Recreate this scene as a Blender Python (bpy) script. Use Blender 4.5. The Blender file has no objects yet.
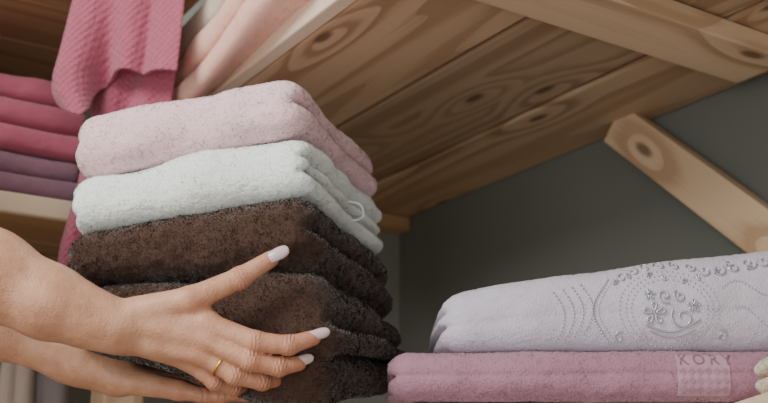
import bpy, math, random
import numpy as np
from mathutils import Vector, Matrix
from mathutils.bvhtree import BVHTree
rng=np.random.default_rng(7)
random.seed(3)
ZC=1.40            # eye height of the photographer above the floor
PITCH=math.radians(16.4)
YAW=math.radians(33.0)
NX,NY=math.cos(YAW),math.sin(YAW)
def nu(n,u): return (NX*n-NY*u, NY*n+NX*u)
def lin(c):
    o=[]
    for v in c:
        v=v/255.0
        o.append(v/12.92 if v<=0.04045 else ((v+0.055)/1.055)**2.4)
    return (o[0],o[1],o[2],1)
def empty(name,loc=(0,0,0)):
    e=bpy.data.objects.new(name,None); e.location=loc; e.empty_display_size=0.05
    bpy.context.collection.objects.link(e); return e
def link(name,me,mat=None,parent=None,smooth=True):
    o=bpy.data.objects.new(name,me); bpy.context.collection.objects.link(o)
    if mat: me.materials.append(mat)
    if smooth: me.polygons.foreach_set('use_smooth',[True]*len(me.polygons))
    if parent: o.parent=parent
    return o
def tomesh(name,V,F):
    me=bpy.data.meshes.new(name)
    V=V.tolist() if hasattr(V,'tolist') else V
    F=F.tolist() if hasattr(F,'tolist') else F
    me.from_pydata(V,[],F); me.update(); return me
# ---------- noise -------------
def _h(i,j,k,s):
    v=np.sin(i*127.1+j*311.7+k*74.7+s*19.19)*43758.5453
    return v-np.floor(v)
def vnoise(P,scale,seed=0):
    Q=P*scale; I=np.floor(Q); f=Q-I; f=f*f*(3-2*f)
    i,j,k=I[:,0],I[:,1],I[:,2]; r=0
    for a in (0,1):
        for b in (0,1):
            for c in (0,1):
                w=(f[:,0] if a else 1-f[:,0])*(f[:,1] if b else 1-f[:,1])*(f[:,2] if c else 1-f[:,2])
                r=r+w*_h(i+a,j+b,k+c,seed)
    return r*2-1
# ---------- materials ----------
def newmat(name):
    m=bpy.data.materials.new(name); m.use_nodes=True
    nt=m.node_tree; b=nt.nodes['Principled BSDF']; return m,nt,b
def cloth(name,rgb,bs=500,bstr=0.5,sheen=0.25,var=0.12,waffle=0,bdist=0.0015):
    m,nt,b=newmat(name); N=nt.nodes; L=nt.links
    b.inputs['Roughness'].default_value=0.95
    b.inputs['Specular IOR Level'].default_value=0.15
    b.inputs['Sheen Weight'].default_value=sheen
    tc=N.new('ShaderNodeTexCoord')
    no=N.new('ShaderNodeTexNoise'); no.inputs['Scale'].default_value=60; no.inputs['Detail'].default_value=6
    L.new(tc.outputs['Object'],no.inputs['Vector'])
    mix=N.new('ShaderNodeMix'); mix.data_type='RGBA'
    c=lin(rgb); mix.inputs[6].default_value=tuple(x*(1-var) for x in c[:3])+(1,)
    mix.inputs[7].default_value=tuple(min(1,x*(1+var)) for x in c[:3])+(1,)
    L.new(no.outputs['Fac'],mix.inputs[0]); L.new(mix.outputs[2],b.inputs['Base Color'])
    n2=N.new('ShaderNodeTexNoise'); n2.inputs['Scale'].default_value=bs; n2.inputs['Detail'].default_value=3
    L.new(tc.outputs['Object'],n2.inputs['Vector'])
    h=n2.outputs['Fac']
    if waffle:
        mp=N.new('ShaderNodeMapping'); mp.inputs['Rotation'].default_value=(0,math.radians(45),0)
        L.new(tc.outputs['Object'],mp.inputs['Vector'])
        vo=N.new('ShaderNodeTexVoronoi'); vo.inputs['Scale'].default_value=waffle; vo.inputs['Randomness'].default_value=0.15
        L.new(mp.outputs[0],vo.inputs['Vector'])
        ad=N.new('ShaderNodeMath'); ad.operation='MULTIPLY_ADD'; ad.inputs[1].default_value=-1.6
        L.new(vo.outputs['Distance'],ad.inputs[0]); L.new(n2.outputs['Fac'],ad.inputs[2]); h=ad.outputs[0]
    bp=N.new('ShaderNodeBump'); bp.inputs['Strength'].default_value=bstr; bp.inputs['Distance'].default_value=bdist
    L.new(h,bp.inputs['Height']); L.new(bp.outputs[0],b.inputs['Normal'])
    return m
def wood(name,dark,mid,light,rough=0.6,rings=9.0,knots=True):
    m,nt,b=newmat(name); N=nt.nodes; L=nt.links
    b.inputs['Roughness'].default_value=rough; b.inputs['Specular IOR Level'].default_value=0.3
    tc=N.new('ShaderNodeTexCoord'); oi=N.new('ShaderNodeObjectInfo')
    off=N.new('ShaderNodeVectorMath'); off.operation='SCALE'; off.inputs['Scale'].default_value=37.0
    cmb=N.new('ShaderNodeCombineXYZ')
    for k in range(3): L.new(oi.outputs['Random'],cmb.inputs[k])
    L.new(cmb.outputs[0],off.inputs[0])
    add=N.new('ShaderNodeVectorMath'); add.operation='ADD'
    L.new(tc.outputs['Object'],add.inputs[0]); L.new(off.outputs[0],add.inputs[1])
    mp=N.new('ShaderNodeMapping'); mp.inputs['Scale'].default_value=(0.55,9,9); L.new(add.outputs[0],mp.inputs['Vector'])
    n1=N.new('ShaderNodeTexNoise'); n1.inputs['Scale'].default_value=1.0; n1.inputs['Detail'].default_value=1.0; n1.inputs['Roughness'].default_value=0.3
    L.new(mp.outputs[0],n1.inputs['Vector'])
    field=n1.outputs['Fac']
    mk=N.new('ShaderNodeMapping'); mk.inputs['Scale'].default_value=(1.9,5.0,1); L.new(add.outputs[0],mk.inputs['Vector'])
    vo=N.new('ShaderNodeTexVoronoi'); vo.voronoi_dimensions='2D'; vo.inputs['Scale'].default_value=1.0; vo.inputs['Randomness'].default_value=1
    L.new(mk.outputs[0],vo.inputs['Vector'])
    kr=N.new('ShaderNodeMapRange'); kr.interpolation_type='SMOOTHSTEP'
    kr.inputs[1].default_value=0.0; kr.inputs[2].default_value=0.28; kr.inputs[3].default_value=0.22 if knots else 0; kr.inputs[4].default_value=0
    L.new(vo.outputs['Distance'],kr.inputs[0])
    fa=N.new('ShaderNodeMath'); L.new(field,fa.inputs[0]); L.new(kr.outputs[0],fa.inputs[1])
    mu=N.new('ShaderNodeMath'); mu.operation='MULTIPLY'; mu.inputs[1].default_value=rings; L.new(fa.outputs[0],mu.inputs[0])
    fr=N.new('ShaderNodeMath'); fr.operation='FRACT'; L.new(mu.outputs[0],fr.inputs[0])
    ms=N.new('ShaderNodeMapping'); ms.inputs['Scale'].default_value=(4,160,160); L.new(add.outputs[0],ms.inputs['Vector'])
    n2=N.new('ShaderNodeTexNoise'); n2.inputs['Scale'].default_value=1.0; n2.inputs['Detail'].default_value=4; L.new(ms.outputs[0],n2.inputs['Vector'])
    s=N.new('ShaderNodeMath'); s.operation='MULTIPLY_ADD'; s.inputs[1].default_value=0.45
    L.new(n2.outputs['Fac'],s.inputs[0]); L.new(fr.outputs[0],s.inputs[2])
    rp=N.new('ShaderNodeValToRGB'); e=rp.color_ramp.elements
    e[0].position=0.20; e[0].color=lin(mid)
    e[1].position=1.0; e[1].color=lin([(a*0.6+b2*0.4) for a,b2 in zip(dark,mid)])
    x=e.new(0.34); x.color=lin(light)
    x=e.new(0.72); x.color=lin([ (a*0.6+b2*0.4) for a,b2 in zip(light,mid)])
    L.new(s.outputs[0],rp.inputs[0])
    n3=N.new('ShaderNodeTexNoise'); n3.inputs['Scale'].default_value=0.6; L.new(mp.outputs[0],n3.inputs['Vector'])
    m3=N.new('ShaderNodeMix'); m3.data_type='RGBA'; r3=N.new('ShaderNodeMapRange'); r3.inputs[1].default_value=0.30; r3.inputs[2].default_value=0.65; r3.inputs[3].default_value=0.25; r3.inputs[4].default_value=0.75
    L.new(n3.outputs['Fac'],r3.inputs[0]); L.new(r3.outputs[0],m3.inputs[0]); L.new(rp.outputs[0],m3.inputs[6]); m3.inputs[7].default_value=lin([(a*0.5+b2*0.5) for a,b2 in zip(light,mid)])
    kd=N.new('ShaderNodeMapRange'); kd.interpolation_type='SMOOTHSTEP'; kd.inputs[1].default_value=0.02; kd.inputs[2].default_value=0.055
    kd.inputs[3].default_value=0.8 if knots else 0; kd.inputs[4].default_value=0; L.new(vo.outputs['Distance'],kd.inputs[0])
    mx=N.new('ShaderNodeMix'); mx.data_type='RGBA'; L.new(kd.outputs[0],mx.inputs[0]); L.new(m3.outputs[2],mx.inputs[6])
    mx.inputs[7].default_value=lin([c*0.66 for c in dark])
    L.new(mx.outputs[2],b.inputs['Base Color'])
    bp=N.new('ShaderNodeBump'); bp.inputs['Strength'].default_value=0.2; bp.inputs['Distance'].default_value=0.0008
    L.new(n2.outputs['Fac'],bp.inputs['Height']); L.new(bp.outputs[0],b.inputs['Normal'])
    return m
def plaster(name,rgb,sc=6,var=0.1):
    m,nt,b=newmat(name); N=nt.nodes; L=nt.links
    b.inputs['Roughness'].default_value=0.9
    tc=N.new('ShaderNodeTexCoord'); no=N.new('ShaderNodeTexNoise'); no.inputs['Scale'].default_value=sc; no.inputs['Detail'].default_value=5
    L.new(tc.outputs['Object'],no.inputs['Vector'])
    mix=N.new('ShaderNodeMix'); mix.data_type='RGBA'; c=lin(rgb)
    mix.inputs[6].default_value=tuple(x*(1-var) for x in c[:3])+(1,); mix.inputs[7].default_value=tuple(x*(1+var) for x in c[:3])+(1,)
    L.new(no.outputs['Fac'],mix.inputs[0]); L.new(mix.outputs[2],b.inputs['Base Color'])
    bp=N.new('ShaderNodeBump'); bp.inputs['Strength'].default_value=0.15; bp.inputs['Distance'].default_value=0.002
    n2=N.new('ShaderNodeTexNoise'); n2.inputs['Scale'].default_value=180; L.new(tc.outputs['Object'],n2.inputs['Vector'])
    L.new(n2.outputs['Fac'],bp.inputs['Height']); L.new(bp.outputs[0],b.inputs['Normal'])
    return m
def simple(name,rgb,rough=0.4,metal=0,coat=0):
    m,nt,b=newmat(name); b.inputs['Base Color'].default_value=lin(rgb); b.inputs['Roughness'].default_value=rough
    b.inputs['Metallic'].default_value=metal; b.inputs['Coat Weight'].default_value=coat
    N=nt.nodes; no=N.new('ShaderNodeTexNoise'); no.inputs['Scale'].default_value=40
    mr=N.new('ShaderNodeMapRange'); mr.inputs[3].default_value=rough*0.9; mr.inputs[4].default_value=rough*1.1
    nt.links.new(no.outputs['Fac'],mr.inputs[0]); nt.links.new(mr.outputs[0],b.inputs['Roughness'])
    return m
M_pink=cloth('terry_pale_pink',(238,206,211),var=0.04,bstr=0.7)
M_mint=cloth('terry_white_mint',(240,249,246),var=0.02,bstr=0.7)
M_brown=cloth('terry_brown',(74,54,45),bs=350,bstr=0.4,sheen=0.30,var=0.08)
M_peach=cloth('terry_peach',(242,196,180),var=0.05)
M_cream=cloth('terry_cream',(222,212,190),var=0.05)
M_rose=cloth('terry_rose',(174,94,114))
M_waf=cloth('waffle_rose',(180,98,120),waffle=130,bstr=0.9,bdist=0.003)
M_plum=cloth('terry_plum',(136,102,118))
M_lilac=cloth('terry_lilac',(202,197,211),var=0.05,bstr=0.8)
M_mauve=cloth('terry_mauve',(170,126,146),var=0.07,bstr=0.8)
M_sage=cloth('cloth_sage',(118,128,112)); M_sand=cloth('cloth_sand',(160,144,134)); M_grey=cloth('cloth_grey',(120,112,112))
def wd(nm,k,r): return wood(nm,[c*k for c in (136,98,70)],[c*k for c in (188,156,122)],[c*k for c in (212,184,152)],rings=r)
W_shelf=wd('pine_shelf',1.0,7); W_shelf2=wd('pine_shelf_mid',0.88,10); W_shelf3=wd('pine_shelf_far',0.95,6)
W_beam=wood('pine_beam',(150,114,82),(202,172,138),(220,194,162),rings=5)
W_edge=wood('pine_edge',(206,184,154),(222,204,178),(232,216,194),rings=4,knots=False)
W_dark=wood('pine_rack',(130,92,64),(178,138,104),(202,166,130),rings=6)
M_wallR=plaster('wall_paint_grey',(112,116,110),var=0.05); M_wallB=plaster('wall_paint_light_grey',(144,149,144),var=0.04)
M_floor=wood('floor_boards',(110,86,66),(160,132,104),(180,152,122),rings=5,knots=False)
M_silver=simple('silver_thread',(196,198,208),0.3,0.55)
M_gold=simple('gold',(230,180,90),0.25,1.0)
M_nail=simple('nail_polish',(206,184,190),0.15,0,0.6)
M_sleeve=cloth('sleeve_cotton',(225,222,218),bs=900,bstr=0.2)
# ---------- boards ----------
def board(name,c,long_,wid,thk,rotz,mat,parent=None,roty=0,bev=0.003):
    x,y,z=long_/2,wid/2,thk/2
    V=[(sx*x,sy*y,sz*z) for sx in(-1,1) for sy in(-1,1) for sz in(-1,1)]
    F=[(0,1,3,2),(4,6,7,5),(0,4,5,1),(2,3,7,6),(0,2,6,4),(1,5,7,3)]
    me=tomesh(name,V,F); o=link(name,me,mat,parent,smooth=False)
    o.location=c; o.rotation_euler=(0,roty,rotz)
    b=o.modifiers.new('bev','BEVEL'); b.width=bev; b.segments=2; b.limit_method='ANGLE'
    return o
def bn(name,n0,n1,u0,u1,z0,z1,along,mat,parent=None,bev=0.003):
    cx,cy=nu((n0+n1)/2,(u0+u1)/2); c=(cx,cy,ZC+(z0+z1)/2)
    if along=='u': return board(name,c,u1-u0,n1-n0,z1-z0,YAW+math.pi/2,mat,parent,bev=bev)
    if along=='n': return board(name,c,n1-n0,u1-u0,z1-z0,YAW,mat,parent,bev=bev)
    o=board(name,c,z1-z0,u1-u0,n1-n0,0,mat,parent,bev=bev)
    o.rotation_euler=(0,math.pi/2,YAW); return o
# ---------- room ----------
bn('wall_right',1.222,1.322,-2.2,1.9,-ZC,1.5,'n',M_wallR,bev=0.001)
bn('wall_back',-1.6,1.2215,1.82,1.92,-ZC,1.5,'n',M_wallB,bev=0.001)
bn('floor',-1.6,1.32,-2.2,1.92,-ZC-0.05,-ZC,'u',M_floor,bev=0.001)
# ---------- big overhead shelf ----------
sh=empty('wooden_wall_shelf')
bn('plank_1',0.612,0.816,-0.9,1.815,0.600,0.6235,'u',W_shelf,sh,bev=0.005)
bn('plank_2',0.824,1.031,-0.9,1.815,0.6025,0.6235,'u',W_shelf2,sh,bev=0.005)
bn('plank_3',1.039,1.220,-0.9,1.815,0.601,0.6235,'u',W_shelf3,sh,bev=0.005)
bn('front_trim',0.588,0.611,-0.9,1.815,0.598,0.628,'u',W_edge,sh)
bn('seam_shadow_board',0.612,1.220,-0.9,1.815,0.624,0.628,'u',W_dark,sh,bev=0.001)  # thin board added above the planks to keep light out of their gaps
bn('batten_1',0.612,1.150,0.790,0.880,0.570,0.5995,'n',W_beam,sh)
bn('batten_2',0.612,1.150,-0.30,-0.21,0.570,0.5995,'n',W_beam,sh)
bn('ledger',1.14,1.2195,1.775,1.8195,0.570,0.5995,'n',W_dark,sh)
def brace(name,n,u0,z0,u1,z1,w,t,mat,parent):
    L=math.hypot(u1-u0,z1-z0); cx,cy=nu(n,(u0+u1)/2)
    ux,uy=-NY,NX
    X=Vector((ux*(u1-u0),uy*(u1-u0),z1-z0)).normalized()
    Nn=Vector((NX,NY,0)); Y=Nn.cross(X).normalized()
    o=board(name,(0,0,0),L,w,t,0,mat,parent)
    Mx=Matrix((X,Y,Nn)).transposed().to_4x4(); Mx.translation=Vector((cx,cy,ZC+(z0+z1)/2)); o.matrix_world=Mx
    return o
brace('brace_1',1.188,1.14,0.600,0.70,0.190,0.066,0.030,W_beam,sh)
bn('post_1',1.165,1.2195,0.62,0.70,-ZC,0.60,'z',W_beam,sh)
# ---------- left rack ----------
rk=empty('wooden_towel_rack')
bn('shelf_plank_1',-0.6,0.56,1.50,1.655,0.410,0.432,'n',W_dark,rk)
bn('shelf_plank_2',-0.6,0.56,1.658,1.815,0.410,0.432,'n',W_dark,rk)
bn('shelf_edge',-0.6,0.56,1.485,1.499,0.406,0.436,'n',W_edge,rk)
bn('top_plank_1',-0.6,0.56,1.36,1.51,0.742,0.766,'n',W_dark,rk)
bn('top_plank_2',-0.6,0.56,1.513,1.66,0.742,0.766,'n',W_dark,rk)
bn('top_plank_3',-0.6,0.56,1.663,1.815,0.742,0.766,'n',W_dark,rk)
bn('post_1',0.50,0.56,1.50,1.56,-ZC,0.4095,'z',W_beam,rk)
bn('post_2',-0.6,-0.54,1.50,1.56,-ZC,0.4095,'z',W_beam,rk)
bn('rail',-0.538,0.498,1.60,1.625,0.275,0.30,'n',W_dark,rk)
bn('low_plank',-0.6,0.56,1.50,1.815,-0.24,-0.215,'n',W_dark,rk)
# ---------- towels ----------
BV={}
def folded(name,W,D,T,loc,yaw,mat,zb,zt,grooves=(0.5,),gd=0.012,front=0.0,res=0.003,fuzz=(45000,0.0028,0.0006),
           lowamp=0.003,midamp=0.0005,midscale=230,lob=(0,0,0,0),seed=1,parent=None,e=2.2,shape=None,left_closed=False,nrand=0.30,fs=150,fk=0.2,fd=0.5):
    r=T/2; nx,ny,nz=int(W/res),int(D/res),max(14,int(T/res*1.4))
    ii,jj,kk=np.meshgrid(np.arange(nx+1),np.arange(ny+1),np.arange(nz+1),indexing='ij')
    surf=(ii==0)|(ii==nx)|(jj==0)|(jj==ny)|(kk==0)|(kk==nz)
    ID=-np.ones(surf.shape,int); ID[surf]=np.arange(surf.sum())
    p=np.stack([ii[surf]/nx*W-W/2,jj[surf]/ny*D-D/2,kk[surf]/nz*T-T/2],1).astype(float)
    F=[]
    def q(a,b,c,d): F.append(np.stack([a.ravel(),b.ravel(),c.ravel(),d.ravel()],1))
    A=ID[:,:,0]; q(A[:-1,:-1],A[:-1,1:],A[1:,1:],A[1:,:-1])
    A=ID[:,:,-1]; q(A[:-1,:-1],A[1:,:-1],A[1:,1:],A[:-1,1:])
    A=ID[0]; q(A[:-1,:-1],A[:-1,1:],A[1:,1:],A[1:,:-1])
    A=ID[-1]; q(A[:-1,:-1],A[1:,:-1],A[1:,1:],A[:-1,1:])
    A=ID[:,0]; q(A[:-1,:-1],A[1:,:-1],A[1:,1:],A[:-1,1:])
    A=ID[:,-1]; q(A[:-1,:-1],A[:-1,1:],A[1:,1:],A[1:,:-1])
    F=np.concatenate(F)
    inner=np.array([W/2-r,D/2-r,0])
    c=np.clip(p,-inner,inner); d=p-c
    ln=(np.abs(d)**e).sum(1)**(1/e)+1e-9
    d=d/ln[:,None]; pos=c+r*d
    nrm=d/(np.linalg.norm(d,axis=1)[:,None]+1e-9)
    hz=np.sqrt(nrm[:,0]**2+nrm[:,1]**2)
    frontm=np.clip(-nrm[:,1]/(hz+1e-6)*1.3-0.1,0,1)*(hz>0.05)
    if left_closed: frontm=np.maximum(frontm,np.clip(-nrm[:,0]/(hz+1e-6)*1.3-0.1,0,1))
    side=hz*((1-frontm)+front*frontm)
    zn=pos[:,2]/T+0.5
    wob=vnoise(np.column_stack([pos[:,0],pos[:,1],pos[:,2]*0]),9,seed)*0.05
    off=np.zeros(len(pos)); gs=sorted(grooves)
    for g in gs:
        off-=gd*np.exp(-((zn-g-wob)/(0.055))**2)*side
        off-=gd*0.5*np.exp(-((zn-g-wob)/(0.14))**2)*side
    for k in range(len(gs)+1):
        lo=gs[k-1] if k>0 else 0; hi=gs[k] if k<len(gs) else 1
        ctr=(lo+hi)/2; wv=np.exp(-((zn-wob-ctr)/((hi-lo)*0.45))**4)
        off+=lob[k%len(lob)]*wv*side
    nseed=np.array(loc)
    low=vnoise(pos+nseed,13,seed)*lowamp+vnoise(pos+nseed,32,seed+1)*lowamp*0.45
    mid=vnoise(pos,midscale,seed+2)*midamp+vnoise(pos,midscale*2.1,seed+5)*midamp*0.5
    pos=pos+nrm*(off+low*hz+low*0.4)[:,None]
    a=np.clip(pos[:,0]/W+0.5,0,1); b=np.clip(pos[:,1]/D+0.5,0,1)
    zn=pos[:,2]/T+0.5
    B=zb(a,b); Tt=zt(a,b)
    pos[:,2]=B+(Tt-B)*zn
    pos+=nrm*mid[:,None]
    if shape: pos=shape(pos,a,b)
    cy,sy=math.cos(yaw),math.sin(yaw)
    X=pos[:,0]*cy-pos[:,1]*sy+loc[0]; Y=pos[:,0]*sy+pos[:,1]*cy+loc[1]; Z=pos[:,2]+ZC
    P=np.stack([X,Y,Z],1)
    base=P.mean(0)
    BV[name]=BVHTree.FromPolygons(P.tolist(),F.tolist())
    nb=len(P); fl_=F.tolist(); V=P
    p0,p1,p2,p3=P[F[:,0]],P[F[:,1]],P[F[:,2]],P[F[:,3]]
    cr=np.cross(p2-p0,p3-p1); ar=np.linalg.norm(cr,axis=1)+1e-12
    VN=np.zeros_like(P)
    for k in range(4): np.add.at(VN,F[:,k],cr)
    VN/=np.linalg.norm(VN,axis=1)[:,None]+1e-12
    if fuzz:
        n,Lf,wf=fuzz
        sel=rng.choice(len(F),n,p=ar/ar.sum())
        s,t=rng.random(n)[:,None],rng.random(n)[:,None]
        def bl(Q): return (Q[F[sel,0]]*(1-s)+Q[F[sel,1]]*s)*(1-t)+(Q[F[sel,3]]*(1-s)+Q[F[sel,2]]*s)*t
        q0=bl(P); nn=bl(VN); nn/=np.linalg.norm(nn,axis=1)[:,None]+1e-9
        fld=np.stack([vnoise(q0,fs,31),vnoise(q0,fs,32),vnoise(q0,fs,33)],1)
        rd=rng.normal(size=(n,3))
        dr=0.75*nn+0.35*rd+fd*fld; dr/=np.linalg.norm(dr,axis=1)[:,None]
        dn=(dr*nn).sum(1)[:,None]; dr=np.where(dn<0.1,dr+nn*(0.25-dn),dr); dr/=np.linalg.norm(dr,axis=1)[:,None]
        tg=np.cross(nn,dr); tg/=np.linalg.norm(tg,axis=1)[:,None]+1e-9
        L_=Lf*(0.6+0.6*rng.random(n))[:,None]*(1+0.35*vnoise(q0,150,40))[:,None]
        q0=q0-nn*0.0006
        m1=q0+dr*L_*0.55
        tip=q0+dr*L_-nn*L_*0.15
        Vb=np.stack([q0,m1-tg*wf,tip,m1+tg*wf],1).reshape(-1,3)
        ids=(nb+np.arange(n)*4)[:,None]+np.array([0,1,2,3])[None]
        V=np.concatenate([P,Vb]); fl_=fl_+ids.tolist()
        bn_=nn+nrand*rng.normal(size=(n,3))+fk*fld; bn_/=np.linalg.norm(bn_,axis=1)[:,None]
        VN=np.concatenate([VN,np.repeat(bn_,4,axis=0)])
    V=V-base
    me=tomesh(name,V,fl_); o=link(name,me,mat,parent); o.location=base
    if fuzz: me.normals_split_custom_set_from_vertices(VN.tolist())
    return o
lp=lambda a,b,t:a+(b-a)*t
sm=lambda t:t*t*(3-2*t)
S0=lambda a,b: lp(lp(0.168,0.080,sm(a)),lp(0.178,0.144,a),b**0.7)
S1=lambda a,b: lp(0.244,0.242,a)-0.014*b*a
S2=lambda a,b: lp(0.299,0.324,a)-0.008*b
S3=lambda a,b: lp(0.361,0.392,a)-0.005*b
S4=lambda a,b: lp(0.439,0.455,a)-0.005*b
ts=-math.radians(17)
FZ=110000
BR=dict(midamp=0.0010,midscale=140,fuzz=(190000,0.0030,0.0006),nrand=0.12,fs=140,fk=0.26,fd=0.32)
folded('folded_brown_towel',0.324,0.316,0.098,(-0.154,1.236,0),ts,M_brown,S0,S1,grooves=(0.36,0.68),gd=0.018,lob=(-0.004,0.006,-0.004),seed=3,lowamp=0.006,**BR)
folded('folded_brown_towel.001',0.298,0.318,0.076,(-0.168,1.236,0),ts,M_brown,S1,S2,grooves=(0.5,),gd=0.015,lob=(0.005,-0.004),seed=5,lowamp=0.005,**BR)
folded('folded_white_towel',0.288,0.307,0.067,(-0.172,1.232,0),ts,M_mint,S2,S3,grooves=(0.3,0.62),gd=0.014,lob=(0.009,-0.003,0.002),seed=8,fuzz=(FZ,0.0018,0.0005),lowamp=0.0055,nrand=0.38)
folded('folded_pale_pink_towel',0.284,0.294,0.068,(-0.182,1.224,0),ts,M_pink,S3,S4,grooves=(0.5,),gd=0.013,lob=(0.004,-0.004),seed=11,fuzz=(FZ,0.0018,0.0005),lowamp=0.0055,nrand=0.38)
def tube(name,pts,r,mat,parent=None,closed=False):
    cu=bpy.data.curves.new(name,'CURVE'); cu.dimensions='3D'; cu.bevel_depth=r; cu.bevel_resolution=3
    s=cu.splines.new('NURBS'); s.points.add(len(pts)-1)
    for i,p in enumerate(pts): s.points[i].co=(*p,1)
    s.use_endpoint_u=True; s.order_u=3; s.use_cyclic_u=closed
    o=bpy.data.objects.new(name,cu); bpy.context.collection.objects.link(o); cu.materials.append(mat)
    if parent: o.parent=parent
    return o
tube('towel_hanging_loop',[(-0.050,1.195,ZC+0.352),(-0.030,1.190,ZC+0.350),(-0.023,1.192,ZC+0.340),(-0.026,1.198,ZC+0.328),(-0.050,1.207,ZC+0.332)],0.0012,M_mint)
c0=lambda z:(lambda a,b:z+0*a)
folded('folded_mauve_towel',0.52,0.26,0.052,(0.262,1.232,0),0,M_mauve,c0(0.113),lambda a,b:0.165+0.002*a,grooves=(0.5,),seed=21,fuzz=(110000,0.0016,0.0005),front=0.12,nrand=0.4)
folded('folded_lilac_towel',0.50,0.25,0.075,(0.304,1.236,0),0,M_lilac,lambda a,b:0.165+0.002*a,lambda a,b:0.228+0.066*a**0.8,grooves=(0.4,0.7),seed=24,fuzz=(110000,0.0012,0.0004),front=0.08,gd=0.010,nrand=0.4)
folded('folded_cream_towel',0.13,0.10,0.038,(0.436,1.045,0),0,M_cream,c0(0.113),c0(0.152),grooves=(0.5,),seed=27,fuzz=(15000,0.0016,0.0006))
def on_nu(name,n0,n1,u0,u1,z0,z1,mat,along,seed,zb=None,zt=None,**k):
    cx,cy=nu((n0+n1)/2,(u0+u1)/2)
    if along=='u': W_,D_,yw=u1-u0,n1-n0,YAW-math.pi/2
    else: W_,D_,yw=n1-n0,u1-u0,YAW
    return folded(name,W_,D_,z1-z0,(cx,cy,0),yw,mat,zb or c0(z0),zt or c0(z1),seed=seed,res=0.005,fuzz=(25000,0.0018,0.0007),**k)
sag=lambda a,b: 0.062*np.exp(-(b/0.17)**2)*sm(np.clip(1.25-a/0.85,0,1))
on_nu('folded_peach_towel',0.535,0.85,1.04,1.53,0.629,0.672,M_peach,'u',31,zb=lambda a,b:0.629-sag(a,b)*1.05,zt=lambda a,b:0.672-sag(a,b))
on_nu('folded_peach_towel.001',0.538,0.85,1.06,1.52,0.673,0.716,M_peach,'u',32,zb=lambda a,b:0.673-sag(a,b),zt=lambda a,b:0.716-sag(a,b)*0.9)
on_nu('folded_cream_towel.001',0.542,0.85,1.08,1.51,0.717,0.765,M_cream,'u',33,zb=lambda a,b:0.717-sag(a,b)*0.9,zt=lambda a,b:0.765-sag(a,b)*0.7)
on_nu('folded_plum_towel',-0.02,0.455,1.50,1.78,0.437,0.470,M_plum,'n',41)
on_nu('folded_plum_towel.001',-0.02,0.450,1.51,1.78,0.470,0.505,M_plum,'n',42)
on_nu('folded_rose_towel',-0.02,0.460,1.50,1.78,0.505,0.545,M_rose,'n',43)
on_nu('folded_rose_towel.001',-0.02,0.455,1.505,1.78,0.545,0.585,M_rose,'n',44)
on_nu('folded_rose_towel.002',-0.02,0.450,1.51,1.78,0.585,0.626,M_rose,'n',45)
# ---------- display shelf on the right ----------
ds=empty('display_shelf')
def prism(name,poly,z0,z1,mat,parent):
    n=len(poly); V=[(x,y,ZC+z0) for x,y in poly]+[(x,y,ZC+z1) for x,y in poly]
    F=[tuple(range(n))[::-1],tuple(range(n,2*n))]+[(i,(i+1)%n,n+(i+1)%n,n+i) for i in range(n)]
    return link(name,tomesh(name,V,F),mat,parent,False)
prism('shelf_board',[(0.03,1.125),(0.36,1.125),(0.36,1.005),(0.79,1.005),(0.58,1.33),(0.47,1.49),(0.03,1.49)],0.085,0.111,W_edge,ds)
for i,(x,y) in enumerate([(0.06,1.46),(0.06,1.16),(0.68,1.06)]):
    o=board('leg_%d'%(i+1),(x,y,(ZC+0.085)/2),ZC+0.085,0.045,0.045,0,W_beam,ds); o.rotation_euler=(0,math.pi/2,0)
# ---------- decoration on lilac towel ----------
def proj(bv,x,z,lift=0.0012):
    h=bv.ray_cast(Vector((x,0.8,ZC+z)),Vector((0,1,0)))
    if h[0] is None: return None
    return h[0]+Vector((0,-lift,0))
bv=BV['folded_lilac_towel']
bm_v=[];bm_f=[]
def dot(c,r):
    b=len(bm_v)
    for d in [(1,0,0),(0.5,0,0.87),(-0.5,0,0.87),(-1,0,0),(-0.5,0,-0.87),(0.5,0,-0.87)]:
        bm_v.append((c.x+d[0]*r,c.y,c.z+d[2]*r))
    bm_v.append((c.x,c.y-r*0.7,c.z)); bm_v.append((c.x,c.y+r,c.z))
    for i in range(6):
        bm_f.append((b+i,b+(i+1)%6,b+6)); bm_f.append((b+(i+1)%6,b+i,b+7))
def dots(fn,n,r=0.0010):
    for i in range(n):
        x,z=fn(i/(n-1)); p=proj(bv,x,z,0.0016)
        if p: dot(p,r)
cx,cz=0.300,0.208
deco=empty('towel_embroidery',(0.3,1.1,ZC+0.2))
for rr in (0.040,0.0455,0.052):
    dots(lambda t:(cx+rr*math.cos(2*math.pi*t),cz+rr*0.83*math.sin(2*math.pi*t)),int(rr*1150))
dots(lambda t:(cx-0.068+0.012*math.cos(math.pi*(t*1.3+0.3)),cz+0.034-0.066*t),24,0.0014)
dots(lambda t:(cx-0.062+0.012*math.cos(math.pi*(t*1.3+0.3)),cz+0.034-0.066*t),24,0.0009)
for k,x0 in enumerate((0.180,0.190,0.200,0.210)):
    dots(lambda t:(x0+0.010*math.sin(math.pi*t),0.175+0.052*t+0.003*k),15,0.0012)
dots(lambda t:(cx+0.058+0.06*t,cz+0.024+0.008*math.sin(6*t)),20,0.0011)
dots(lambda t:(cx+0.070+0.05*t,cz-0.006+0.010*math.sin(5*t+1)),16,0.0011)
dme=tomesh('rhinestones',[(v[0]-0.3,v[1]-1.1,v[2]-ZC-0.2) for v in bm_v],bm_f); link('rhinestones',dme,M_silver,deco,False)
def stroke(pts,r):
    P=[]
    for x,z in pts:
        p=proj(bv,x,z,0.0014)
        if p: P.append((p.x-0.3,p.y-1.1,p.z-ZC-0.2))
    if len(P)>2: tube('scroll',P,r,M_silver,deco)
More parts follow.
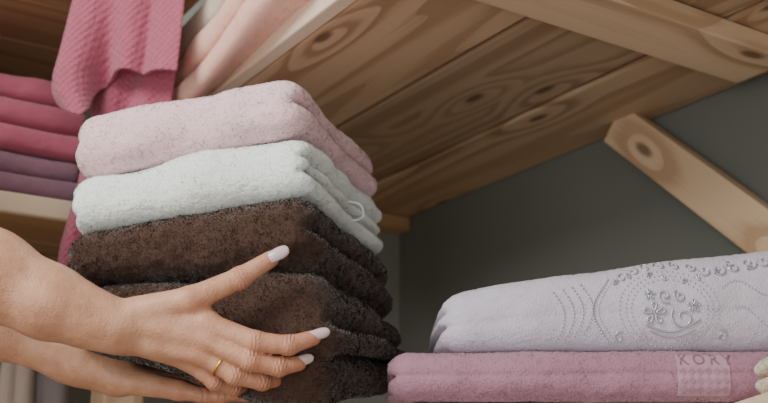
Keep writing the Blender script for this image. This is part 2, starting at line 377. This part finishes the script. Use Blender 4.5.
def spiral(x0,z0,r0,turns,ph,sg=1,n=26):
    return [(x0+r0*(1-0.8*i/n)*math.cos(ph+sg*turns*2*math.pi*i/n),z0+r0*(1-0.8*i/n)*math.sin(ph+sg*turns*2*math.pi*i/n)) for i in range(n)]
stroke(spiral(cx+0.014,cz-0.008,0.013,1.2,2.5),0.0010)
stroke(spiral(cx-0.004,cz+0.014,0.008,1.2,-1,-1),0.0009)
stroke(spiral(cx+0.012,cz+0.014,0.007,1.2,2,1),0.0009)
stroke([(cx-0.024,cz-0.016),(cx-0.008,cz-0.023),(cx+0.01,cz-0.023),(cx+0.032,cz-0.010)],0.0010)
stroke([(cx-0.020,cz-0.022),(cx-0.006,cz-0.028),(cx+0.012,cz-0.028),(cx+0.026,cz-0.020)],0.0008)
for (sx,sz,sr,ph,sg) in [(-0.045,0.036,0.006,0,1),(-0.032,0.044,0.006,2,-1),(-0.018,0.048,0.006,1,1),(-0.003,0.050,0.006,3,-1),(0.013,0.050,0.006,2,1),(0.028,0.048,0.006,0,-1),(0.043,0.043,0.007,3,1),(0.058,0.044,0.008,1,-1),(0.075,0.048,0.008,2,1),(0.092,0.052,0.008,0,-1),(0.108,0.054,0.007,3,1),(-0.052,-0.028,0.006,1,1),(0.056,-0.026,0.006,2,-1)]:
    stroke(spiral(cx+sx,cz+sz,sr,1.1,ph,sg),0.0008)
def leaf(x,z,L_,a,r=0.0008):
    stroke([(x+L_*q*math.cos(a+w_),z+L_*q*math.sin(a+w_)) for q,w_ in ((0,0),(0.6,0.45),(1,0),(0.6,-0.45),(0,0))],r)
for k in range(9):
    leaf(cx-0.055+0.018*k,cz+0.028+0.0016*k+0.006*math.sin(k*1.1),0.008,0.9+0.9*(k%2))
def flower(fx,fz,R,npt=5,r=0.0011):
    for k in range(npt):
        a=k*2*math.pi/npt+0.3
        stroke([(fx+R*q*math.cos(a+w_),fz+R*q*math.sin(a+w_)) for q,w_ in ((0.2,0),(0.8,-0.4),(1,0),(0.8,0.4),(0.2,0))],r)
flower(cx-0.016,cz-0.004,0.012); flower(cx+0.026,cz+0.004,0.007,5,0.0008); flower(cx-0.020,cz+0.016,0.006,5,0.0008)
bm2=BV['folded_mauve_towel']; M_band=cloth('woven_band',(184,146,164),bs=1500,bstr=0.3,sheen=0.4)
M_let=cloth('woven_letters',(140,100,121),bs=1500,bstr=0.3); M_loz=cloth('woven_lozenge',(170,130,150),bs=1500,bstr=0.3)
def band(x0,x1,z0,z1,mat,name,bv_,parent,lift,nx=24,nz=20,diamond=False):
    V=[];F=[]
    for i in range(nx+1):
        for j in range(nz+1):
            fx=i/nx; fz=j/nz
            if diamond:
                k=1-abs(fx-0.5)*2; fz=0.5+(fz-0.5)*k
            p=proj(bv_,x0+(x1-x0)*fx,z0+(z1-z0)*fz,lift); p=p or Vector((x0,1.12,ZC+z0)); V.append(tuple(p))
    V=[(v[0]-0.302,v[1]-1.1,v[2]-ZC-0.118) for v in V]
    for i in range(nx):
        for j in range(nz): a=i*(nz+1)+j; F.append((a,a+nz+1,a+nz+2,a+1))
    return link(name,tomesh(name,V,F),mat,parent)
bd=empty('towel_woven_border',(0.302,1.1,ZC+0.118))
band(0.302,0.356,0.118,0.160,M_band,'band',bm2,bd,0.0012)
for k in range(6):
    for j in range(3):
        x0=0.3045+k*0.0085; z0=0.1195+j*0.0092
        band(x0,x0+0.0075,z0,z0+0.0082,M_loz,'lozenge',bm2,bd,0.0018,8,6,True)
tcu=bpy.data.curves.new('lt','FONT'); tcu.body='KORY'; tcu.size=0.0165; tcu.space_character=1.45; tcu.resolution_u=3
to=bpy.data.objects.new('lt',tcu); bpy.context.collection.objects.link(to)
dg=bpy.context.evaluated_depsgraph_get(); tm=bpy.data.meshes.new_from_object(to.evaluated_get(dg)); bpy.data.objects.remove(to)
for v in tm.vertices:
    x=0.304+v.co.x; z=0.1495+v.co.y; p=proj(bm2,x,z,0.0020)
    p=p or Vector((x,1.12,ZC+z)); v.co=(p.x-0.302,p.y-1.1,p.z-ZC-0.118)
link('lettering',tm,M_let,bd,False)
# ---------- hanging pink towel ----------
def interp(x,xs,ys): return float(np.interp(x,xs,ys))
def sheet(name,L_,R_,zf,yf,mat,parent,nu_=60,nv=90,th=0.006):
    V=[];F=[]
    for j in range(nv+1):
        t=j/nv
        for i in range(nu_+1):
            s=i/nu_; z=zf(s,t)
            xl=interp(-z,[-q[1] for q in L_],[q[0] for q in L_]); xr=interp(-z,[-q[1] for q in R_],[q[0] for q in R_])
            x=xl+(xr-xl)*s
            V.append((x,yf(s,t,z),z+ZC))
    for j in range(nv):
        for i in range(nu_): a=j*(nu_+1)+i; F.append((a,a+1,a+nu_+2,a+nu_+1))
    o=link(name,tomesh(name,V,F),mat,parent)
    m=o.modifiers.new('s','SOLIDIFY'); m.thickness=th; m.offset=0
    m=o.modifiers.new('ss','SUBSURF'); m.levels=1; m.render_levels=1
    return o
ht=empty('hanging_rose_towel')
def hemz(s): return interp(s,[0,0.05,0.12,0.20,0.27,0.36,0.5,1.0],[0.585,0.548,0.528,0.522,0.535,0.580,0.600,0.585])
sheet('flap',[(-0.446,0.80),(-0.452,0.727),(-0.470,0.62),(-0.476,0.59),(-0.468,0.56),(-0.448,0.53),(-0.44,0.51)],
      [(-0.275,0.80),(-0.280,0.72),(-0.284,0.58),(-0.286,0.51)],
      lambda s,t: 0.80+(hemz(s)-0.80)*t,
      lambda s,t,z: 1.362+0.050*math.exp(-((s-0.0)/0.07)**2)+0.060*math.exp(-((s-0.40)/0.12)**2)*t*t+0.018*math.exp(-((s-0.72)/0.07)**2)*t+0.008*math.sin(9*s+2*t)*t,M_waf,ht)
sheet('drop',[(-0.430,0.80),(-0.420,0.62),(-0.424,0.54),(-0.434,0.45),(-0.450,0.36),(-0.452,0.30),(-0.452,0.25)],
      [(-0.294,0.80),(-0.302,0.60),(-0.308,0.50),(-0.325,0.40),(-0.350,0.30),(-0.36,0.25)],
      lambda s,t: 0.80+(0.25-0.80)*t,
      lambda s,t,z: 1.434+0.014*math.sin(14*s+3*t)*(0.4+t)*(1-0.8*s)-0.012*s,M_waf,ht)
sheet('shoulder',[(-0.450,0.86),(-0.450,0.79)],[(-0.290,0.86),(-0.290,0.79)],
      lambda s,t: 0.80+0.02*math.sin(math.pi*t), lambda s,t,z: 1.37+0.07*t,M_waf,ht,30,12)
# ---------- hanging cloths at lower left ----------
hc=empty('hanging_towels')
cols=[M_sage,M_sand,M_grey,M_sage,M_sand,M_grey,M_sage,M_sand,M_grey]
for i,mt in enumerate(cols):
    n0=0.02+i*0.05; V=[];F=[]
    nn_,nz_=16,20
    for j in range(nz_+1):
        for k in range(nn_+1):
            s=k/nn_; z=0.30-0.50*j/nz_
            n=n0+0.052*s; u=1.585-0.03*math.sin(math.pi*s)-0.008*math.sin(9*s+i)+0.006*math.sin(j*0.5+i)
            if j==0: u=1.612
            x,y=nu(n,u); V.append((x,y,z+ZC+(0.004 if j==0 else 0)))
    for j in range(nz_):
        for k in range(nn_): a=j*(nn_+1)+k; F.append((a,a+1,a+nn_+2,a+nn_+1))
    o=link('cloth_%d'%(i+1),tomesh('cloth',V,F),mt,hc); m=o.modifiers.new('s','SOLIDIFY'); m.thickness=0.005
# ---------- person: arms & hands by SDF + surface nets ----------
def smin(a,b,k):
    h=np.clip(0.5+0.5*(b-a)/k,0,1); return b+(a-b)*h-k*h*(1-h)
def cap(G,a,b,ra,rb):
    a=np.array(a,np.float32); b=np.array(b,np.float32); ba=b-a; L2=float((ba*ba).sum())
    px=G[0]-a[0]; py=G[1]-a[1]; pz=G[2]-a[2]
    t=np.clip((px*ba[0]+py*ba[1]+pz*ba[2])/L2,0,1)
    return np.sqrt((px-t*ba[0])**2+(py-t*ba[1])**2+(pz-t*ba[2])**2)-(ra+(rb-ra)*t)
def nets(Fd,org,h):
    S=Fd<0
    nx,ny,nz=Fd.shape
    cs=sum(S[i:nx-1+i,j:ny-1+j,k:nz-1+k].astype(np.int8) for i in(0,1) for j in(0,1) for k in(0,1))
    act=(cs>0)&(cs<8); I=np.argwhere(act); ID=-np.ones(act.shape,int); ID[act]=np.arange(len(I))
    acc=np.zeros((len(I),3)); cnt=np.zeros(len(I))
    cor=[(i,j,k) for i in(0,1) for j in(0,1) for k in(0,1)]
    val={c:Fd[I[:,0]+c[0],I[:,1]+c[1],I[:,2]+c[2]] for c in cor}
    for c in cor:
        for ax in range(3):
            if c[ax]==0:
                d=list(c); d[ax]=1; d=tuple(d); fa,fb=val[c],val[d]; m=(fa<0)!=(fb<0)
                t=np.where(m,fa/(fa-fb+1e-12),0)
                P=np.tile(np.array(c,float),(len(I),1)); P[:,ax]+=t
                acc+=P*m[:,None]; cnt+=m
    V=(I+acc/cnt[:,None])*h+np.array(org)
    F=[]
    for ax in range(3):
        o1,o2=[(1,2),(2,0),(0,1)][ax]
        idx=np.argwhere(np.diff(S.astype(np.int8),axis=ax)!=0)
        ok=(idx[:,o1]>0)&(idx[:,o2]>0)&(idx[:,o1]<Fd.shape[o1]-1)&(idx[:,o2]<Fd.shape[o2]-1); idx=idx[ok]
        def g(d1,d2):
            q=idx.copy(); q[:,o1]-=d1; q[:,o2]-=d2; return ID[q[:,0],q[:,1],q[:,2]]
        Q=np.stack([g(1,1),g(0,1),g(0,0),g(1,0)],1)
        fl2=S[idx[:,0],idx[:,1],idx[:,2]]
        Q[~fl2]=Q[~fl2][:,::-1]; F.append(Q)
    F=np.concatenate(F); F=F[(F>=0).all(1)]
    return V,F
CP,SP=math.cos(PITCH),math.sin(PITCH)
def tow(P):   # arm frame (mm; x right, y away, z up, tilted) -> metres in the room
    P=np.asarray(P,float)/1000.0
    y=P[...,1]+1.067; z=P[...,2]
    return np.stack([P[...,0],y*CP-z*SP,y*SP+z*CP+ZC],-1)
def build_arm(name,arm,palm,fingers,lo,hi,h,mat,parent,kp=6,kf=6):
    ax=[np.arange(lo[i],hi[i],h,dtype=np.float32) for i in range(3)]
    G=(ax[0][:,None,None],ax[1][None,:,None],ax[2][None,None,:])
    D=None
    for seg in arm:
        d=cap(G,*seg); D=d if D is None else smin(D,d,18)
    Pm=None
    for seg in palm:
        d=cap(G,*seg); Pm=d if Pm is None else smin(Pm,d,kp)
    D=smin(D,Pm,14); base=D; out=D
    red=[]; kn=[]
    for jt in fingers:
        f=None
        for a,b in zip(jt[:-1],jt[1:]):
            d=cap(G,a[:3],b[:3],a[3]*0.99,b[3]*0.99); f=d if f is None else smin(f,d,2.0)
        for a in jt[1:-1]:
            d=np.sqrt((G[0]-a[0])**2+(G[1]-a[1])**2+(G[2]-a[2])**2)-(a[3]*1.06); f=smin(f,d,3.0)
            red.append(a[:3]); kn.append((a[:3],np.array(jt[-1][:3],float)-np.array(jt[0][:3],float)))
        red.append(jt[-1][:3]); red.append(jt[0][:3])
        out=np.minimum(out,smin(base,f,kf))
    V,F=nets(out,lo,h)
    att=np.zeros(len(V)); cre=np.zeros(len(V))
    for c in red: att=np.maximum(att,np.exp(-((V-np.array(c))**2).sum(1)/(2*11.0**2)))
    for c,dd in kn:
        dd=dd/np.linalg.norm(dd); r=V-np.array(c); al=r@dd
        w_=np.exp(-(r**2).sum(1)/(2*10.0**2))*np.exp(-(al/5.0)**2)
        cre+=w_*np.cos(al*2*math.pi/3.4+0.6*np.sin(r[:,2]*0.5))
    P=tow(V)
    me=tomesh(name,P,F)
    a=me.attributes.new('flush','FLOAT','POINT'); a.data.foreach_set('value',att.astype(np.float32))
    a=me.attributes.new('crease','FLOAT','POINT'); a.data.foreach_set('value',cre.astype(np.float32))
    o=link(name,me,mat,parent)
    m=o.modifiers.new('sm','SMOOTH'); m.iterations=4; m.factor=0.5
    return o
ms,nt,b=newmat('skin'); N=nt.nodes; L=nt.links
b.inputs['Roughness'].default_value=0.45; b.inputs['Subsurface Weight'].default_value=0.15; b.inputs['Subsurface Radius'].default_value=(1.0,0.35,0.2); b.inputs['Subsurface Scale'].default_value=0.003
tc=N.new('ShaderNodeTexCoord'); no=N.new('ShaderNodeTexNoise'); no.inputs['Scale'].default_value=38; no.inputs['Detail'].default_value=7; no.inputs['Roughness'].default_value=0.65; L.new(tc.outputs['Object'],no.inputs['Vector'])
nr=N.new('ShaderNodeMapRange'); nr.inputs[1].default_value=0.3; nr.inputs[2].default_value=0.7; L.new(no.outputs['Fac'],nr.inputs[0])
mx=N.new('ShaderNodeMix'); mx.data_type='RGBA'; mx.inputs[6].default_value=lin((182,130,102)); mx.inputs[7].default_value=lin((210,162,132)); L.new(nr.outputs[0],mx.inputs[0])
at=N.new('ShaderNodeAttribute'); at.attribute_name='flush'
fm=N.new('ShaderNodeMath'); fm.operation='MULTIPLY'; fm.inputs[1].default_value=0.5; L.new(at.outputs['Fac'],fm.inputs[0])
m2=N.new('ShaderNodeMix'); m2.data_type='RGBA'; L.new(fm.outputs[0],m2.inputs[0]); L.new(mx.outputs[2],m2.inputs[6]); m2.inputs[7].default_value=lin((188,110,88))
L.new(m2.outputs[2],b.inputs['Base Color'])
vo=N.new('ShaderNodeTexVoronoi'); vo.inputs['Scale'].default_value=480; L.new(tc.outputs['Object'],vo.inputs['Vector'])
bp=N.new('ShaderNodeBump'); bp.inputs['Strength'].default_value=0.5; bp.inputs['Distance'].default_value=0.0006; L.new(vo.outputs['Distance'],bp.inputs['Height'])
n4=N.new('ShaderNodeTexNoise'); n4.inputs['Scale'].default_value=90; n4.inputs['Detail'].default_value=5; L.new(tc.outputs['Object'],n4.inputs['Vector'])
b3=N.new('ShaderNodeBump'); b3.inputs['Strength'].default_value=0.4; b3.inputs['Distance'].default_value=0.002; L.new(n4.outputs['Fac'],b3.inputs['Height']); L.new(bp.outputs[0],b3.inputs['Normal'])
a2=N.new('ShaderNodeAttribute'); a2.attribute_name='crease'
b4=N.new('ShaderNodeBump'); b4.inputs['Strength'].default_value=0.8; b4.inputs['Distance'].default_value=0.0012; L.new(a2.outputs['Fac'],b4.inputs['Height']); L.new(b3.outputs[0],b4.inputs['Normal'])
L.new(b4.outputs[0],b.inputs['Normal'])
per=empty('person')
armR=[((-640,60,190),(-614,-20,32),50,42),((-614,-30,32),(-470,-32,-33),42,46),((-470,-32,-33),(-384,-32,-71),46,42),((-384,-32,-71),(-324,-32,-98),42,33.5),((-324,-32,-98),(-262,-30,-122),33.5,23)]
W1=(-252,-28,-117);W2=(-250,-24,-132)
palmR=[((-290,-30,-107),W1,22,17),((-290,-28,-120),W2,21,17),
 (W1,(-172,-31,-120),15.5,12.3),(W1,(-170,-33,-134),14.5,12.3),(W2,(-178,-29,-147),14.5,12),(W2,(-190,-17,-156),15,11.3),
 ((-200,-16,-139),(-225,-14,-139),15,16),
 ((-240,-28,-109),(-188,-30,-96),17,13.2),((-186,-26,-101),(-172,-27,-113),9,9)]
# fingers wrap the lower brown towel: index and middle over its front corner, ring and little finger curling under
fR=[[(-188,-30,-96,13.2),(-141,-22,-75,10.8),(-112,-13,-57,8.6)],
 [(-172,-31,-120,12.3),(-124,-40,-135,10.3),(-92,-36,-139,9.4),(-69,-27,-133,7.9)],
 [(-170,-33,-134,12.3),(-128,-41,-153,10.3),(-102,-35,-160,9.3),(-83,-26,-158,7.8)],
 [(-178,-29,-147,12),(-144,-34,-168,9.8),(-119,-24,-176,8.7),(-108,-11,-177,7.5)],
 [(-190,-17,-156,11.3),(-166,-18,-177,8.8),(-149,-6,-186,7.8),(-143,6,-186,6.8)]]
build_arm('right_arm',armR,palmR,fR,(-700,-95,-215),(-50,115,245),1.8,ms,per)
armL=[((-700,190,150),(-660,135,-20),50,42),((-660,135,-20),(-540,132,-85),42,43),((-540,132,-85),(-430,130,-142),43,32),((-430,130,-142),(-350,130,-174),32,27),((-350,130,-174),(-300,130,-193),27,23)]
palmL=[((-330,124,-182),(-296,122,-195),22,19),((-330,138,-182),(-296,140,-195),22,19),
 ((-296,118,-197),(-224,98,-206),16,11),((-296,124,-197),(-216,116,-207),16,12),((-296,132,-197),(-212,136,-207),16,12),((-296,142,-197),(-216,156,-206),16,12)]
fL=[[(-224,98,-206,10.5),(-196,94,-211,8.5),(-176,94,-212,7.5),(-160,95,-210,6.5)],
 [(-216,116,-207,11.5),(-178,114,-213,9.5),(-154,114,-213,8.3),(-138,115,-211,7.2)],
 [(-212,136,-207,12),(-170,136,-213,9.8),(-142,136,-213,8.5),(-124,137,-211,7.3)],
 [(-216,156,-206,12),(-176,160,-212,9.8),(-150,162,-212,8.5),(-132,163,-209,7.3)],
 [(-285,156,-192,14),(-250,185,-187,12),(-225,205,-182,10),(-205,215,-178,8.5)]]
build_arm('left_arm',armL,palmL,fL,(-760,50,-250),(-105,260,215),2.4,ms,per)
def nail(name,base,tip,up,w,parent):
    base,tip,up=Vector(base),Vector(tip),Vector(up).normalized(); d=(tip-base); Ln=d.length; d.normalize(); sd=d.cross(up).normalized(); up=sd.cross(d)
    V=[];F=[];n,m=14,8
    for i in range(n+1):
        t=i/n; ww=w*(0.80+0.2*math.sin(math.pi*min(t*1.3,1)*0.5+0.3)) if t<0.6 else w*math.sqrt(max(0,1-((t-0.6)/0.42)**2.2))
        ww=max(ww,0.15*w) if t<1 else 0.15*w
        for j in range(m+1):
            s=j/m*2-1
            p=base+d*Ln*t+sd*ww*s+up*(-0.45*w*s*s*(ww/w)+0.9*math.sin(math.pi*t))
            V.append(tuple(p))
    for i in range(n):
        for j in range(m): a=i*(m+1)+j; F.append((a,a+1,a+m+2,a+m+1))
    o=link(name,tomesh(name,tow(V),F),M_nail,parent); mm=o.modifiers.new('s','SOLIDIFY'); mm.thickness=0.0007; mm.offset=1
nail('thumb_nail',(-116,-20.8,-57),(-94,-18,-46),(-0.15,-1,0.25),6.2,per)
nail('index_nail',(-73,-34.2,-131),(-53,-27,-126),(0.25,-1,0.35),5.0,per)
nail('middle_nail',(-87,-33,-156),(-69,-25,-152),(0.25,-1,0.3),4.8,per)
nail('ring_nail',(-110,-18.5,-176),(-99,-8,-174),(0.5,-1,0.1),4.6,per)
c=Vector((-159,-32,-159)); ax=Vector((34,-5,-21)).normalized(); e1=ax.cross(Vector((0,1,0))).normalized(); e2=ax.cross(e1)
rp_=tow([tuple(c+e1*11.6*math.cos(t)+e2*11.6*math.sin(t)) for t in np.linspace(0,2*math.pi,17)[:-1]])
tube('finger_ring',[tuple(p) for p in rp_],0.0011,M_gold,per,True)
def sleeve(name,a,b,ra,rb):
    a,b=Vector(a),Vector(b); d=(b-a).normalized(); e1=d.cross(Vector((0,0,1))).normalized(); e2=d.cross(e1); V=[];F=[]
    for i in range(13):
        t=i/12; r=ra+(rb-ra)*t+1.5*math.sin(i*1.7)
        for j in range(32):
            q=2*math.pi*j/32; V.append(tuple(a+(b-a)*t+e1*r*math.cos(q)+e2*r*math.sin(q)))
    for i in range(12):
        for j in range(32): F.append((i*32+j,i*32+(j+1)%32,(i+1)*32+(j+1)%32,(i+1)*32+j))
    o=link(name,tomesh(name,tow(V),F),M_sleeve,per); m=o.modifiers.new('s','SOLIDIFY'); m.thickness=0.003
sleeve('right_sleeve',(-655,100,290),(-630,30,110),66,60)
sleeve('left_sleeve',(-715,215,260),(-685,170,80),66,60)
# ---------- light ----------
w=bpy.data.worlds.new('room_light'); bpy.context.scene.world=w; w.use_nodes=True
bg=w.node_tree.nodes['Background']; bg.inputs[0].default_value=(1.0,0.975,0.94,1); bg.inputs[1].default_value=0.80
def area(name,loc,tgt,size,power,col):
    l=bpy.data.lights.new(name,'AREA'); l.shape='RECTANGLE'; l.size=size[0]; l.size_y=size[1]; l.energy=power; l.color=col
    o=bpy.data.objects.new(name,l); bpy.context.collection.objects.link(o); o.location=loc
    o.rotation_euler=(Vector(tgt)-Vector(loc)).to_track_quat('-Z','Y').to_euler()
area('ceiling_lamp',(-1.3,-0.2,ZC+1.3),(-0.15,1.2,ZC+0.3),(0.9,0.7),40,(1.0,0.96,0.90))
area('low_fill_light',(-0.9,-1.3,ZC-0.3),(0.2,1.5,ZC+0.5),(1.2,1.0),19,(1.0,0.97,0.93))  # added low fill aimed upward to brighten the shelf undersides, no real window
# ---------- camera ----------
cam=bpy.data.cameras.new('camera'); co=bpy.data.objects.new('camera',cam); bpy.context.collection.objects.link(co)
cam.lens=50; cam.sensor_width=36; co.location=(0,0,ZC); co.rotation_euler=(math.pi/2+PITCH,0,0)
cam.dof.use_dof=True; cam.dof.focus_distance=1.12; cam.dof.aperture_fstop=5.0; cam.clip_start=0.01
bpy.context.scene.camera=co
